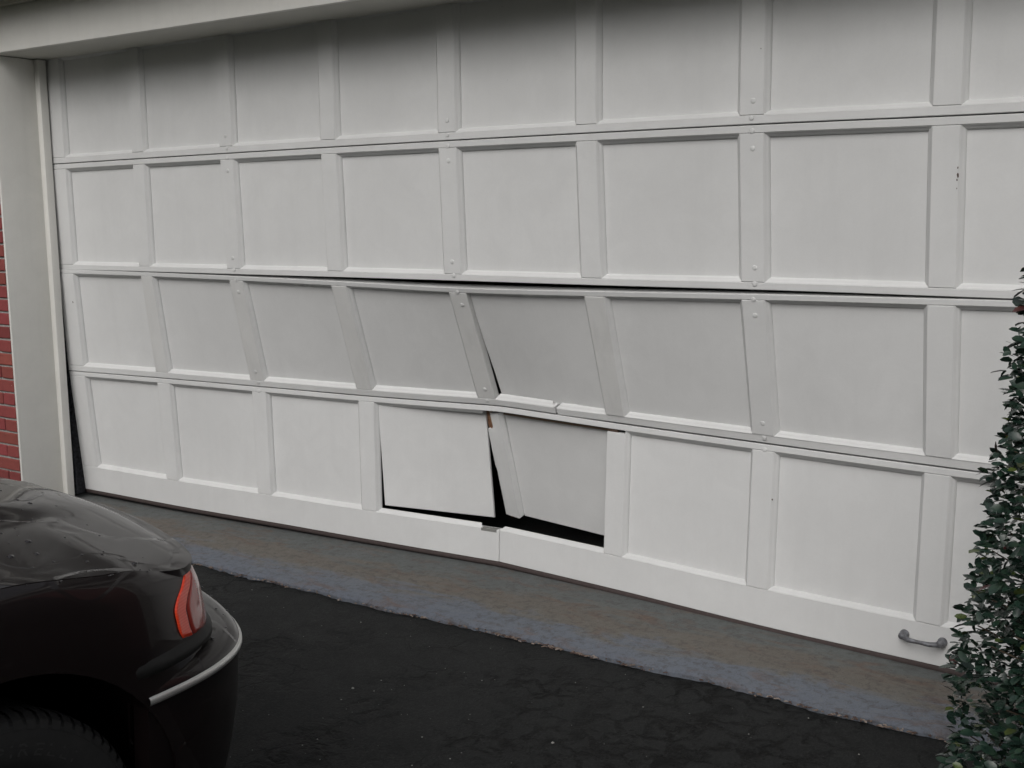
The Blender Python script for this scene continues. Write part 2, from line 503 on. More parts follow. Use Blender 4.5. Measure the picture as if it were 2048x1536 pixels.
# moulding strips left on stile, rails
mb = MB()
a, b = PW*3+FLAT[1], PW*4+FLAT[0]
moulding(mb, 3, a, b, rt4, H4-rb4, 'l')
o = mb.build('moulding', PAINT, S4); auto_smooth(o, 50)
mb = MB(); moulding(mb, 3, a, 2.36, rt4, H4-rb4, 't'); o = mb.build('moulding', PAINT, S4); auto_smooth(o, 50)
mb = MB(); moulding(mb, 3, a, 2.36, rt4, H4-rb4, 'b'); o = mb.build('moulding', PAINT, S4); auto_smooth(o, 50)
mb = MB(); moulding(mb, 3, 2.442, PW*5+FLAT[0]+.012, rt4, H4-rb4, 'b'); o = mb.build('moulding', PAINT, S4); auto_smooth(o, 50)
# inner lips of the rails either side of the gap, raw wood
mb = MB(); board(mb, 3, 2.44, 2.965, rt4+.0005, rt4+.013, -.034, -.019, c=.001)
mb.build('torn_wood_strip', rubber('torn_wood', (.12,.085,.06), .85), S4, label='strip of bare brown wood along the torn top of the gap')
# the loose stile, pushed in with the right hand panel
ex = (p4tr-p4tl).normalized(); ed = (p4bl-p4tl).normalized(); en = ed.cross(ex).normalized()
if en.y > 0: en = -en
mb = MB()
def lp(a, d, n): return p4tl + ex*a + ed*d + en*n
L = (p4bl-p4tl).length
# ragged left edge, chipped top left corner that bares the tenon
left = [(-.064,.020),(-.062,.088),(-.092,.094),(-.093,.14),(-.0935,.2),(-.0930,.26),(-.088,.285),(-.0885,.33),(-.0885,.40),(-.0885,L+.000)]
right = [(-.014,.012),(-.014,.088),(-.0135,.094),(-.013,.14),(-.0125,.2),(-.012,.26),(-.012,.285),(-.012,.33),(-.012,.40),(-.012,L+.004)]
def skewed(a, d): return (a + .004*d, d)
fr, bk, bv = [], [], []
for (la, ld), (ra, rd) in zip(left, right):
    fr.append([lp(*skewed(la, ld), .018), lp(*skewed(la+.002, ld), .0195), lp(*skewed((la+ra)/2, (ld+rd)/2), .0215), lp(*skewed(ra-.002, rd), .0235),
               lp(*skewed(ra+.001, rd-.002), .018), lp(*skewed(ra+.007, rd-.008), .0135), lp(*skewed(ra+.012, rd-.013), .0045), lp(*skewed(ra+.0122, rd-.014), -.004)])
    bk.append([lp(*skewed(la, ld), -.016), lp(*skewed(la+.002, ld), -.016), lp(*skewed((la+ra)/2, (ld+rd)/2), -.016), lp(*skewed(ra, rd), -.016),
               lp(*skewed(ra+.001, rd-.002), -.016), lp(*skewed(ra+.007, rd-.008), -.016), lp(*skewed(ra+.012, rd-.013), -.016), lp(*skewed(ra+.0122, rd-.014), -.016)])
mb.grid(fr); mb.grid(bk, flip=True); mb.grid([fr[0], bk[0]]); mb.grid([fr[-1], bk[-1]])
mb.grid([[r[0] for r in fr], [r[0] for r in bk]])
o = mb.build('stile', PAINT, S4, label='snapped white stile leaning beside the gap'); auto_smooth(o, 25)
mb = MB()
tn = [(-.106,-.004),(-.064,.004),(-.061,.094),(-.0955,.096)]
mb.add([lp(a, d, .004) for a, d in tn] + [lp(a, d, -.012) for a, d in tn], [(0,1,2,3),(4,7,6,5),(0,4,5,1),(1,5,6,2),(2,6,7,3),(3,7,4,0)])
mb.build('tenon', WOOD, S4, label='bare brown tenon at the head of the snapped stile')
mb = MB()
sp = [(-.070,.012,.012),(-.060,.010,.018),(-.0625,.062,.020),(-.0655,.066,.014)]
mb.add([lp(*q) for q in sp] + [lp(q[0]+.002, q[1], q[2]-.008) for q in sp], [(0,1,2,3),(4,7,6,5),(0,4,5,1),(1,5,6,2),(2,6,7,3),(3,7,4,0)])
mb.build('splinter', paint('splinter_wood', (.6,.5,.4)), S4, label='pale splinter at the head of the snapped stile')
SPL = WOOD
def splinter(base, tip, w, th=.003):
    base, tip = Vector(base), Vector(tip); d = (tip-base).normalized(); x = d.cross(Vector((0,-1,0))).normalized()*w
    b_ = Vector((0, th, 0)); m_ = base.lerp(tip, .45)
    mb = MB(); mb.add([base-x, base+x, m_+x*.55, tip, m_-x*.75, base-x+b_, base+x+b_, m_+x*.55+b_, tip+b_, m_-x*.75+b_],
        [(0,1,2,4),(4,2,3),(5,9,7,6),(9,8,7),(0,5,6,1),(1,6,7,2),(2,7,8,3),(3,8,9,4),(4,9,5,0)])
    mb.build('splinter', SPL, S4)
rs_ = random.Random(4)
for k in range(5):
    q = lp(-.082+rs_.uniform(-.006,.010), rs_.uniform(.082,.094), .008+.002*k); splinter(q, q+Vector((rs_.uniform(-.006,.004), -.001, rs_.uniform(.012,.034))), .0022, .002)
for k in range(5):
    q = lp(rs_.uniform(-.08,-.02), L+.002, .014); splinter(q, q+Vector((rs_.uniform(-.006,.006), .002, -rs_.uniform(.006,.016))), .002, .002)
# mortise torn in the foot rail
mb = MB(); board(mb, 3, 2.352, 2.428, H4-rb4-.0006, H4-rb4+.012, -.03, .0006, c=.001)
mb.build('mortise', rubber('mortise_shadow_wood', (.20,.20,.19), .8), S4, label='grey torn mortise on top of the bottom rail')
# stub by the fifth stile
mb = MB(); board(mb, 3, 2.955, 2.995, rt4+.001, rt4+.0115, -.03, -.007, c=.001)
mb.build('stub', rubber('dark_stub', (.09,.06,.045), .8), S4, label='dark broken stub of moulding above the gap')
# rubber weather seal along the foot
mb = MB()
ss = samples(LEFT, RIGHT, .08); rows = []
for t, n in ((H4-.004, -.004), (H4+.002, -.003), (H4+.010, -.0015), (H4+.020, -.006), (H4+.024, -.016), (H4+.018, -.032), (H4-.004, -.034)):
    rows.append([P(3, s, t, n) for s in ss])
mb.grid(rows); mb.build('weather_seal', SEAL, S4, smooth=True)
# flaked paint on the seventh stile of the second section, and a few old nicks
CHIP = rubber('chip_wood', (.10,.075,.06), .9)
rc = random.Random(9)
def chip(sec, s, t, r, n=.0016):
    mb = MB(); k = 7; pts = []
    for i in range(k):
        a = 2*math.pi*i/k; q = r*rc.uniform(.5, 1.2)
        pts.append((s+q*.55*math.cos(a), t+q*math.sin(a)))
    mb.add([P(sec, a, b, n) for a, b in pts]+[P(sec, a, b, n-.003) for a, b in pts], [tuple(range(k))]+[(i,(i+1)%k,k+(i+1)%k,k+i) for i in range(k)])
    mb.build('paint_chip', CHIP, sections[sec])
for a in ((1, 4.2485, .150, .004), (1, 4.2492, .172, .008), (1, 4.2470, .186, .004), (1, 4.247, .21, .0025), (0, 3.63, .30, .003), (3, 3.645, .19, .004), (2, -.04, .17, .006)): chip(*a)
# pull handle
def tube(mb, pts, rad, seg=10, cap=True):
    pts = [Vector(p) for p in pts]; rows = []
    for i, p in enumerate(pts):
        d = (pts[min(i+1, len(pts)-1)]-pts[max(i-1, 0)]).normalized()
        a = d.cross(Vector((0,0,1)));
        if a.length < .05: a = d.cross(Vector((0,1,0)))
        a.normalize(); b = d.cross(a)
        r = rad[i] if isinstance(rad, (list, tuple)) else rad
        rows.append([p+(a*math.cos(2*math.pi*k/seg)+b*math.sin(2*math.pi*k/seg))*r for k in range(seg)])
    mb.grid(rows, close=True)
    if cap:
        n = len(mb.v); mb.f.append(tuple(range(n-seg, n))); mb.f.append(tuple(range(n-len(rows)*seg, n-len(rows)*seg+seg)))
def galv():
    M = Mat('weathered_metal', (.16,.165,.18), .5, .5, .35)
    n = M.noise(M.pos(), 60, 5, .6); M.color(M.ramp(n, [(.3,(.08,.08,.085)),(.65,(.21,.215,.235))])); M.bump(n, .15, .002); return M.m
GALV = galv()
HS0, HS1, HT = 4.140, 4.262, H4-.085
mb = MB()
for s in (HS0, HS1):
    c = P(3, s, HT, 0); n = (P(3, s, HT, .1)-c).normalized()
    tube(mb, [c, c+n*.004, c+n*.012, c+n*.024, c+n*.031, c+n*.034], [.0155,.0155,.013,.0125,.0105,.004], 12)
path = []
for i in range(15):
    u = i/14; s = lerp(HS0, HS1, u); arch = math.sin(u*math.pi)
    path.append(P(3, s, HT+.004, .020 + .020*min(1, arch*1.5)))
tube(mb, path, [.0062+.0022*abs(math.cos(u*math.pi/14)) for u in range(15)], 10)
o = mb.build('handle', GALV, S4); auto_smooth(o, 45)

# ------------------------------------------------------------------ door frame
JX = -.097; YF = -.268; ZH = 2.187
frame = thing('door_frame', 'white painted timber surround of the garage opening with a deep header board', 'door frame')
def cbox(name, lo, hi, mat, parent, bev=.003, **kw):
    mb = MB(); mb.box(lo, hi); me = mb.mesh(name, mat)
    bm = bmesh.new(); bm.from_mesh(me)
    bmesh.ops.bevel(bm, geom=list(bm.edges), offset=bev, segments=2, affect='EDGES', profile=.6)
    bm.to_mesh(me); bm.free()
    o = link(name, me, parent, **kw); auto_smooth(o, 30); return o
cbox('jamb_board', (JX-.03, YF, -.05), (JX-.0475, -.052, ZH+.02), FRAME_PAINT, frame) if False else None
# left reveal: wide board, then a stop moulding beside the door
cbox('jamb_board', (JX-.047, YF, -.046), (JX-.035, -.040, ZH-.001), FRAME_PAINT, frame, .005)
cbox('stop_moulding', (JX-.055, -.042, -.046), (JX, .001, ZH-.001), FRAME_PAINT, frame, .005)
cbox('jamb_board', (RIGHT+.035, YF, -.046), (RIGHT+.075, -.058, ZH-.001), FRAME_PAINT, frame, .005)
cbox('stop_moulding', (RIGHT+.003, -.060, -.046), (RIGHT+.07, -.004, ZH-.001), FRAME_PAINT, frame, .006)
cbox('caulk_edge', (JX-.0515, YF+.002, -.046), (JX-.0472, YF+.03, ZH-.001), FRAME_PAINT, frame, .003)
cbox('header_board', (-2.4, YF-.012, ZH), (7.0, YF+.012, 2.405), FRAME_PAINT, frame, .004)
cbox('head_jamb', (-.20, YF+.013, ZH+.002), (RIGHT+.08, .06, ZH+.03), SOFFIT_PAINT, frame, .003)

# ------------------------------------------------------------------ brick walls
def brick_mat():
    M = Mat('red_brick', (.3,.08,.06), .85, .25)
    oi = M.n('ShaderNodeObjectInfo'); p = M.pos()
    n = M.noise(p, 22, 5, .65); f = M.noise(p, 160, 3, .6)
    base = M.ramp(oi.outputs['Random'], [(0,(.22,.055,.052)),(.3,(.34,.075,.078)),(.6,(.28,.085,.065)),(.8,(.37,.075,.084)),(1,(.38,.115,.085))])
    c = M.mix(M.math('MULTIPLY', n, .6), base, (.13,.035,.033), 'MIX')
    c = M.mix(M.ramp(M.noise(p, 70, 2), [(.72,0),(.78,1)]), c, (.42,.36,.33))
    M.color(c); M.bump(f, .5, .004); return M.m
def mortar_mat():
    M = Mat('mortar', (.4,.4,.38), .9, .2)
    n = M.noise(M.pos(), 90, 4, .7); M.color(M.ramp(n, [(.3,(.28,.28,.27)),(.7,(.46,.46,.44))])); M.bump(n, .6, .004); return M.m
BRICK, MORTAR = brick_mat(), mortar_mat()
BL, BH, CO, JT = .193, .0565, .0672, .0105
def brick_mesh(l):
    mb = MB(); mb.box((0,-.002,0), (l, .09, BH)); me = mb.mesh('brick', BRICK)
    bm = bmesh.new(); bm.from_mesh(me)
    bmesh.ops.bevel(bm, geom=list(bm.edges), offset=.003, segments=1, affect='EDGES'); bm.to_mesh(me); bm.free(); return me
full = [brick_mesh(BL) for _ in range(1)][0]; half = brick_mesh(BL/2-JT/2)
wall = thing('brick_wall', 'red brick wall with pale mortar at the left of the garage opening', 'wall', (JX-.0520, YF, -.05))
mb = MB(); mb.box((-1.9, .008, -.08), (-.0002, .30, 2.46)); mb.build('mortar', MORTAR, wall)
nb = 0
courses = int(2.24/CO)
for c in range(courses):
    x = 0; first = c % 2 == 0
    col = 0
    while x > -1.75 and nb < 296:
        me = half if (first and col == 0) else full
        l = BL/2-JT/2 if me is half else BL
        o = link('brick', me, wall)
        o.location = (x-l + random.uniform(-.0012,.0012), random.uniform(-.0025,.0025), c*CO+random.uniform(-.001,.001))
        o.rotation_euler = (0, 0, random.uniform(-.006,.006))
        x -= l+JT; col += 1; nb += 1
wall2 = thing('brick_wall', 'red brick wall beyond the right end of the garage door behind the shrub', 'wall', (RIGHT+.088, YF, -.05))
mb = MB(); mb.box((.0002, .008, -.08), (2.1, .30, 2.46)); mb.build('mortar', MORTAR, wall2)
mb = MB()
for c in range(courses):
    x = 0; first = c % 2 == 0
    while x < 1.95:
        l = BL/2-JT/2 if first else BL
        first = False
        dy = random.uniform(-.0025,.0025)
        mb.box((x, -.002+dy, c*CO), (x+l, .09+dy, c*CO+BH)); x += l+JT
mb.build('brickwork', BRICK, wall2, kind='stuff')

# ------------------------------------------------------------------ eave and roof
eave = thing('roof_eave', 'pale boarded eave with a moulding along the top of the header board', 'eave')
cbox('crown_moulding', (-2.4, YF-.046, 2.388), (7.0, YF-.0125, 2.417), SOFFIT_PAINT, eave, .008)
cbox('soffit', (-2.5, -.50, 2.418), (7.1, YF+.01, 2.436), SOFFIT_PAINT, eave, .003)
cbox('fascia', (-2.5, -.526, 2.425), (7.1, -.502, 2.56), FRAME_PAINT, eave, .004)
def shingle_mat():
    M = Mat('roof_shingle', (.06,.055,.05), .9, .2); n = M.noise(M.pos(), 40, 4, .7)
    M.color(M.ramp(n, [(.3,(.035,.033,.03)),(.7,(.085,.078,.07))])); M.bump(n, .5, .006); return M.m
SH = shingle_mat()
mb = MB(); 
for i in range(24):
    y0 = -.56 + i*.17; z0 = 2.55 + i*.17*.42
    mb.add([(-2.6,y0,z0+.012),(7.2,y0,z0+.012),(7.2,y0+.18,z0+.18*.42+.002),(-2.6,y0+.18,z0+.18*.42+.002),(-2.6,y0,z0),(7.2,y0,z0)],
           [(0,1,2,3),(4,5,1,0)])
mb.build('shingles', SH, eave, kind='stuff')

# ------------------------------------------------------------------ dark inside of the garage
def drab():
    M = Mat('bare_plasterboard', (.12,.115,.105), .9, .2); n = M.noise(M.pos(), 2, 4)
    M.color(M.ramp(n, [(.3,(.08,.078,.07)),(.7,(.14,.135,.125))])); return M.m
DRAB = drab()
inner = thing('garage_interior', 'dark bare interior of the garage seen through the gaps of the broken door', 'interior')
mb = MB(); mb.box((-.60, .3, -.2), (-.52, 6.2, 2.6)); mb.box((5.26, .3, -.2), (5.34, 6.2, 2.6)); mb.box((-.52, 6.12, -.2), (5.26, 6.2, 2.6))
mb.box((-.65, .03, -.2), (-.40, .32, 2.6)); mb.box((5.1, .03, -.2), (5.35, .32, 2.6))
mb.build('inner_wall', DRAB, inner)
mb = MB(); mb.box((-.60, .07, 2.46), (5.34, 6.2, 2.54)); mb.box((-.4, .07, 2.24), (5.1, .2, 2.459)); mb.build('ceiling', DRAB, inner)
TRACK = GALV
for x in (-.20, 4.88):
    mb = MB(); mb.box((x-.02, .07, -.04), (x+.02, .12, 2.2)); mb.build('door_track', TRACK, inner)

# ------------------------------------------------------------------ parked car
CX = 2.44
def car_paint():
    M = Mat('black_car_paint', (.004,.0036,.0036), .4, .2, 0, .58, .03)
    n = M.noise(M.pos(), 900, 2); M.color(M.mix(n, (.0050,.0030,.0033), (.0085,.0050,.0054)))
    w = M.ramp(M.noise(M.pos((1,.8,1)), 4.2, 1.2, .4, .6), [(.485, 0), (.50, 1)])
    x = M.n('ShaderNodeBump'); x.inputs['Strength'].default_value = .55; x.inputs['Distance'].default_value = .004
    M.l(w, x.inputs['Height']); M.l(x.outputs[0], M.b.inputs['Coat Normal'])
    return M.m
CARP = car_paint()
TYRE = rubber('tyre_rubber', (.018,.018,.018), .75)
TRIM = rubber('black_trim', (.010,.010,.010), .55)
CHROME = Mat('dull_chrome', (.72,.72,.70), .42, .5, .85).m
RIM = Mat('alloy_rim', (.35,.35,.36), .35, .5, .9).m
def lens():
    M = Mat('red_amber_lens', (.62,.030,.010), .20, .4, 0, .35, .05)
    w = M.n('ShaderNodeTexWave', wave_type='BANDS', bands_direction='Z'); w.inputs['Scale'].default_value = 55
    M.l(M.pos(), w.inputs['Vector'])
    M.color(M.mix(w.outputs['Fac'], (.78,.055,.020), (.85,.075,.028)))
    M.bump(w.outputs['Fac'], .03, .001)
    M.b.inputs['Subsurface Weight'].default_value = .25
    M.b.inputs['Subsurface Radius'].default_value = (.03,.008,.004)
    M.b.inputs['Subsurface Scale'].default_value = .5
    return M.m
LENS = lens()
LENS_DARK = Mat('shaded_red_lens', (.34,.045,.034), .16, .45, 0, .6, .04).m  # darker copy of the lens, its shading put in the colour
CLEAR = Mat('headlight_glass', (.30,.29,.29), .08, .6, 0, 1.0, .02).m
GLASS = Mat('dark_car_glass', (.012,.014,.015), .05, .6, 0, .6).m

car = thing('parked_car', 'black sedan with chrome bumper strip and red corner lamp nosing up to the door', 'car', (CX, -2.58, ZA))
cm = car.matrix_world.copy()
CORG = Vector((CX, -2.58, ZA))
def carbuild(mb, name, mat, parent=None, smooth=True, deg=None, **kw):
    # verts are in world space: shift into the car's frame
    mb.v = [tuple(Vector(p)-CORG) for p in mb.v]
    o = mb.build(name, mat, parent or car, smooth=smooth, **kw)
    if deg: auto_smooth(o, deg)
    return o
def crom(pts, n):
    out = []
    for i in range(len(pts)-1):
        p0 = pts[max(i-1,0)]; p1 = pts[i]; p2 = pts[i+1]; p3 = pts[min(i+2, len(pts)-1)]
        for k in range(n):
            t = k/n
            out.append(tuple(.5*((2*b)+(-a+c)*t+(2*a-5*b+4*c-d)*t*t+(-a+3*b-3*c+d)*t**3) for a,b,c,d in zip(p0,p1,p2,p3)))
    out.append(tuple(pts[-1])); return out
# plan of the right half of the shell: (half width, y)
PLAN = [(.0,-6.28),(.35,-6.27),(.62,-6.22),(.78,-6.12),(.855,-5.95),(.875,-5.6),(.895,-4.8),(.905,-4.0),(.906,-3.3),(.906,-2.9),(.904,-2.6),(.898,-2.36),
        (.885,-2.20),(.858,-2.095),(.805,-2.010),(.71,-1.950),(.57,-1.897),(.40,-1.848),(.2,-1.815),(.0,-1.805)]
PL = crom(PLAN, 8)
def resample(pl, step):
    out = [pl[0]]; acc = 0
    for a, b in zip(pl, pl[1:]):
        d = math.hypot(b[0]-a[0], b[1]-a[1]); acc += d
        if acc >= step: out.append(b); acc = 0
    if out[-1] != pl[-1]: out.append(pl[-1])
    return out
PL = resample(PL, .03)
PN = []
for i in range(len(PL)):
    a = PL[max(i-1,0)]; b = PL[min(i+1,len(PL)-1)]
    tx, ty = b[0]-a[0], b[1]-a[1]; l = math.hypot(tx, ty)
    PN.append((ty/l, -tx/l))
PN[0] = (0,-1); PN[-1] = (0,1)
def interp(tab, x):
    if x <= tab[0][0]: return tab[0][1]
    for (a, va), (b, vb) in zip(tab, tab[1:]):
        if x <= b: 
            t = (x-a)/(b-a); return lerp(va, vb, t*t*(3-2*t)*.5+t*.5)
    return tab[-1][1]
ZS = [(-6.3,.86),(-5.9,.93),(-5.2,.95),(-4.0,.93),(-3.2,.875),(-2.8,.825),(-2.48,.785),(-2.24,.746),(-2.07,.702),(-1.95,.693),(-1.7,.690)]
PRO = [(.0,.035),(.10,.020),(.22,.006),(.40,.0),(.58,.002),(.68,.005),(.76,.008),(.83,.012),(.885,.017),(.93,.022),(.965,.029),(.985,.036),(1.0,.046)]
PR = crom(PRO, 3)
def inset_at(f):
    for (a, va), (b, vb) in zip(PR, PR[1:]):
        if f <= b: return lerp(va, vb, (f-a)/max(1e-9, b-a))
    return PR[-1][1]
ZB = .15
def shell(i, f, off=0):
    (a, y), (nx_, ny_) = PL[i], PN[i]
    zs = interp(ZS, y); ins = inset_at(f)
    rear = 1 if y > -5.8 else .6
    d = off - ins*rear
    return Vector((a+nx_*d, y+ny_*d, ZB+(zs-ZB)*f))
def world(p, s=1): return Vector((CX+s*p.x, p.y, p.z))
FS = [f for f, _ in PR]
mb = MB()
loop = [[shell(i, f) for i in range(len(PL))] for f in FS]
rows = [[world(p, 1) for p in r] + [world(p, -1) for p in r[::-1][1:-1]] for r in loop]
mb.grid(rows, close=True)
# floor pan
nR = len(rows[0]); b0 = len(mb.v)
mb.f.append(tuple(range(0, nR)))
# rear deck and the shelf under the bonnet close the shell at the top
top_i = [i for i in range(len(PL))]
rim_r = [shell(i, 1.0) for i in top_i]
N2 = 13
def deck(mbx, idx, zfun):
    rr = []
    for i in idx:
        p = rim_r[i]
        rr.append([Vector((CX + p.x*lerp(-1,1,k/(N2-1)), p.y, zfun(p, abs(lerp(-1,1,k/(N2-1)))))) for k in range(N2)])
    mbx.grid(rr)
deck(mb, top_i, lambda p, u: p.z - (.012 if p.y > -3.05 else 0) + (.03*(1-u*u) if p.y < -5.0 else 0)*(1 if p.y > -6.2 else 0) - (.03 if u < .97 and p.y > -3.1 else 0))
mb.v = [tuple(Vector(p)-CORG) for p in mb.v]
body_me = mb.mesh('body', CARP, True, weld=.0004)
body = link('body', body_me, car)
# cut the wheel arches
WY = -2.555; WZ = ZA+.318; WYR = -5.30
cut = []
for (yc, sgn) in ((WY,1),(WY,-1),(WYR,1),(WYR,-1)):
    mbc = MB(); rr = []
    for xx in (.60, 1.1):
        rr.append([Vector((CX+sgn*xx, yc+.395*math.cos(k*math.pi/32), WZ+.395*math.sin(k*math.pi/32)))-CORG for k in range(64)])
    mbc.grid(rr, close=True); mbc.f.append(tuple(range(64))); mbc.f.append(tuple(range(64,128)))
    co = mbc.build('cutter'); co.parent = car; cut.append(co)
    md = body.modifiers.new('arch', 'BOOLEAN'); md.operation = 'DIFFERENCE'; md.object = co; md.solver = 'EXACT'
bpy.context.view_layer.update()
dg = bpy.context.evaluated_depsgraph_get()
nm = bpy.data.meshes.new_from_object(body.evaluated_get(dg))
body.modifiers.clear(); body.data = nm; nm.name = 'body'
for co in cut: bpy.data.objects.remove(co)
auto_smooth(body, 35)
# dark liners inside the arches
for (yc, sgn) in ((WY,1),(WY,-1),(WYR,1),(WYR,-1)):
    mb = MB()
    prof = [(.80,.396),(.60,.41)]
    rr = [[(CX+sgn*a, yc+r*math.cos(math.radians(-12+204*k/36)), WZ+r*math.sin(math.radians(-12+204*k/36))) for k in range(37)] for a, r in prof]
    mb.grid(rr)
    cc = [(CX+sgn*.60, yc+.41*math.cos(math.radians(-12+204*k/36)), WZ+.41*math.sin(math.radians(-12+204*k/36))) for k in range(37)]
    mb.add(cc+[(CX+sgn*.60, yc, WZ-.15)], [(k,k+1,37) for k in range(36)])
    carbuild(mb, 'wheel_arch_liner', TRIM)
# bonnet
FRONT = [(p.x, p.y) for i, p in enumerate(rim_r) if PL[i][1] > -3.05 and p.y > -3.05]
fr_pts = sorted(FRONT, key=lambda q: q[0])
def edge_a(y):
    # half width of the bonnet opening at y on its flank
    best = None
    for a, b in zip(rim_r, rim_r[1:]):
        if a.y <= y <= b.y and a.x > .3: best = lerp(a.x, b.x, (y-a.y)/max(1e-6, b.y-a.y))
    return best
def edge_y_at(a):
    best = None
    for p, q in zip(rim_r, rim_r[1:]):
        if p.y > -2.8 and q.x <= a <= p.x: best = lerp(p.y, q.y, (p.x-a)/max(1e-6, p.x-q.x))
    return best if best is not None else max(p.y for p in rim_r)
YB = -3.02
EDGE = [(q.x, q.y) for q in [shell(i, 1.0, .024*sstep(-2.16, -2.05, PL[i][1])) for i in range(len(PL))] if q.y > YB-.06]          # flank, then round the corner to the front centre
EDGE = EDGE[::-1]
cut_ = [EDGE[0]]
for q0, q1 in zip(EDGE, EDGE[1:]):
    if q1[1] < YB:
        t = (YB-q0[1])/(q1[1]-q0[1]); cut_.append((lerp(q0[0], q1[0], t), YB)); break
    cut_.append(q1)
acc = [0]
for q0, q1 in zip(cut_, cut_[1:]): acc.append(acc[-1]+math.hypot(q1[0]-q0[0], q1[1]-q0[1]))
def edge_at(sv):
    d = sv*acc[-1]
    for k in range(len(acc)-1):
        if d <= acc[k+1]:
            t = (d-acc[k])/max(1e-9, acc[k+1]-acc[k]); return lerp(cut_[k][0], cut_[k+1][0], t), lerp(cut_[k][1], cut_[k+1][1], t)
    return cut_[-1]
YF0 = cut_[0][1]
def bonnet_pt(u, v):
    # v walks the edge from the front centre to the windscreen, u goes from the middle line (0) to the edge (+-1)
    ex_, ey_ = edge_at(v)
    vc = v
    cy_ = lerp(YF0, YB, vc)
    au = abs(u)
    return ex_*au, lerp(cy_, ey_, au), 0
def front_y(x):
    return edge_y_at(min(x, .83))
def bonnet_z(x, y, y0=0):
    d = max(0, front_y(x) - y)
    w = min(1, x/.875)
    zf = interp(ZS, y)
    zc = .706 + .066*(1-math.exp(-d/.10)) + .125*(1-math.exp(-d/.80))
    z = lerp(zc, max(zf, min(zc, zf+.0)), w**3.6)
    ac = .44 + .10*min(1, d/.9)
    h = .024*sstep(.05, .50, d)
    z += h*(1-sstep(ac-.03, ac+.075, x)) - h*.2*(1-w)
    c2 = .07 + .50*d
    z += .0035*math.exp(-((x-c2)/.010)**2)*sstep(.02,.1,d)
    return z
NU, NV = 40, 90
rows = []
for j in range(NV):
    v = j/(NV-1)
    r = []
    for i in range(-NU, NU+1):
        u = i/NU; u = math.copysign(abs(u)**.8, u)
        x, y, _ = bonnet_pt(u, v)
        sc_ = 1-.004*abs(u)
        z = bonnet_z(x, y) + .004*sstep(-2.2, -2.05, y)
        e = max(0, (abs(u)-.985)/.015)
        r.append(Vector((CX+math.copysign(x*sc_, u), y-.003*abs(u)-.002, z+.002-.003*e)))
    rows.append(r)
mb = MB(); mb.grid(rows)
for sl in (0, -1):
    mb.grid([[r[sl] for r in rows], [r[sl]+Vector((0, -.002, -.016)) for r in rows]])
bonnet = carbuild(mb, 'bonnet', CARP, weld=.0006); auto_smooth(bonnet, 40)
# front bumper
BPL = resample(crom([(.886,-2.235),(.886,-2.20),(.880,-2.12),(.862,-2.04),(.828,-1.965),(.778,-1.905),(.70,-1.85),(.58,-1.795),(.42,-1.745),(.2,-1.715),(0,-1.708)], 8), .02)
BN = []
for i in range(len(BPL)):
    a = BPL[max(i-1,0)]; b = BPL[min(i+1,len(BPL)-1)]
    tx, ty = b[0]-a[0], b[1]-a[1]; l = math.hypot(tx, ty); BN.append((ty/l, -tx/l))
BN[-1] = (0,1)
def bsh(i, d, z):
    (a, y), (nx_, ny_) = BPL[i], BN[i]
    k = 1.0
    return Vector((a+nx_*d, y+ny_*d, z))
def full_loop(fn):
    r = [fn(i) for i in range(len(BPL))]
    return [world(p,1) for p in r] + [world(p,-1) for p in r[::-1][1:]]
BPRO = [(-.150,.530),(-.100,.536),(-.055,.537),(-.028,.532),(-.012,.522),(-.003,.510),(.0,.502),(.0,.478),(-.004,.472),(-.004,.44),(-.010,.36),(-.024,.28),(-.042,.20),(-.062,.14),(-.085,.115),(-.15,.11)]
mb = MB(); mb.grid([full_loop(lambda i, d=d, z=z: bsh(i, d*(1 if d>-.09 else lerp(.45,1,min(1,i/14))), z)) for d, z in BPRO])
for s in (1,-1):
    e = [world(bsh(0, d*(1 if d>-.09 else .45), z), s) for d, z in BPRO]
    n = len(mb.v); mb.v += [tuple(p) for p in e]; mb.f.append(tuple(range(n, n+len(e))))
bumper = carbuild(mb, 'front_bumper', CARP); auto_smooth(bumper, 40)
mb = MB(); i0 = 1
mb.grid([[p for p in full_loop(lambda i, d=d, z=z: bsh(i, d, z))] for d, z in ((-.001,.502),(.0042,.500),(.0060,.496),(.0060,.490),(.0042,.486),(-.001,.484))])
mb.v = [tuple(p) for p in mb.v]
strip = carbuild(mb, 'chrome_strip', CHROME, bumper)
# dark seam between wing and bumper
mb = MB(); mb.grid([[world(Vector((PL[i][0]+PN[i][0]*(d if PL[i][1] > -2.2 else lerp(-.012, d, max(0,(PL[i][1]+2.30)/.10))), PL[i][1]+PN[i][1]*d, z)),1) for i in range(len(PL)) if PL[i][1] > -2.31] for d, z in ((-.01,.575),(.005,.562),(.006,.545),(-.02,.530))])
carbuild(mb, 'bumper_seam', TRIM)
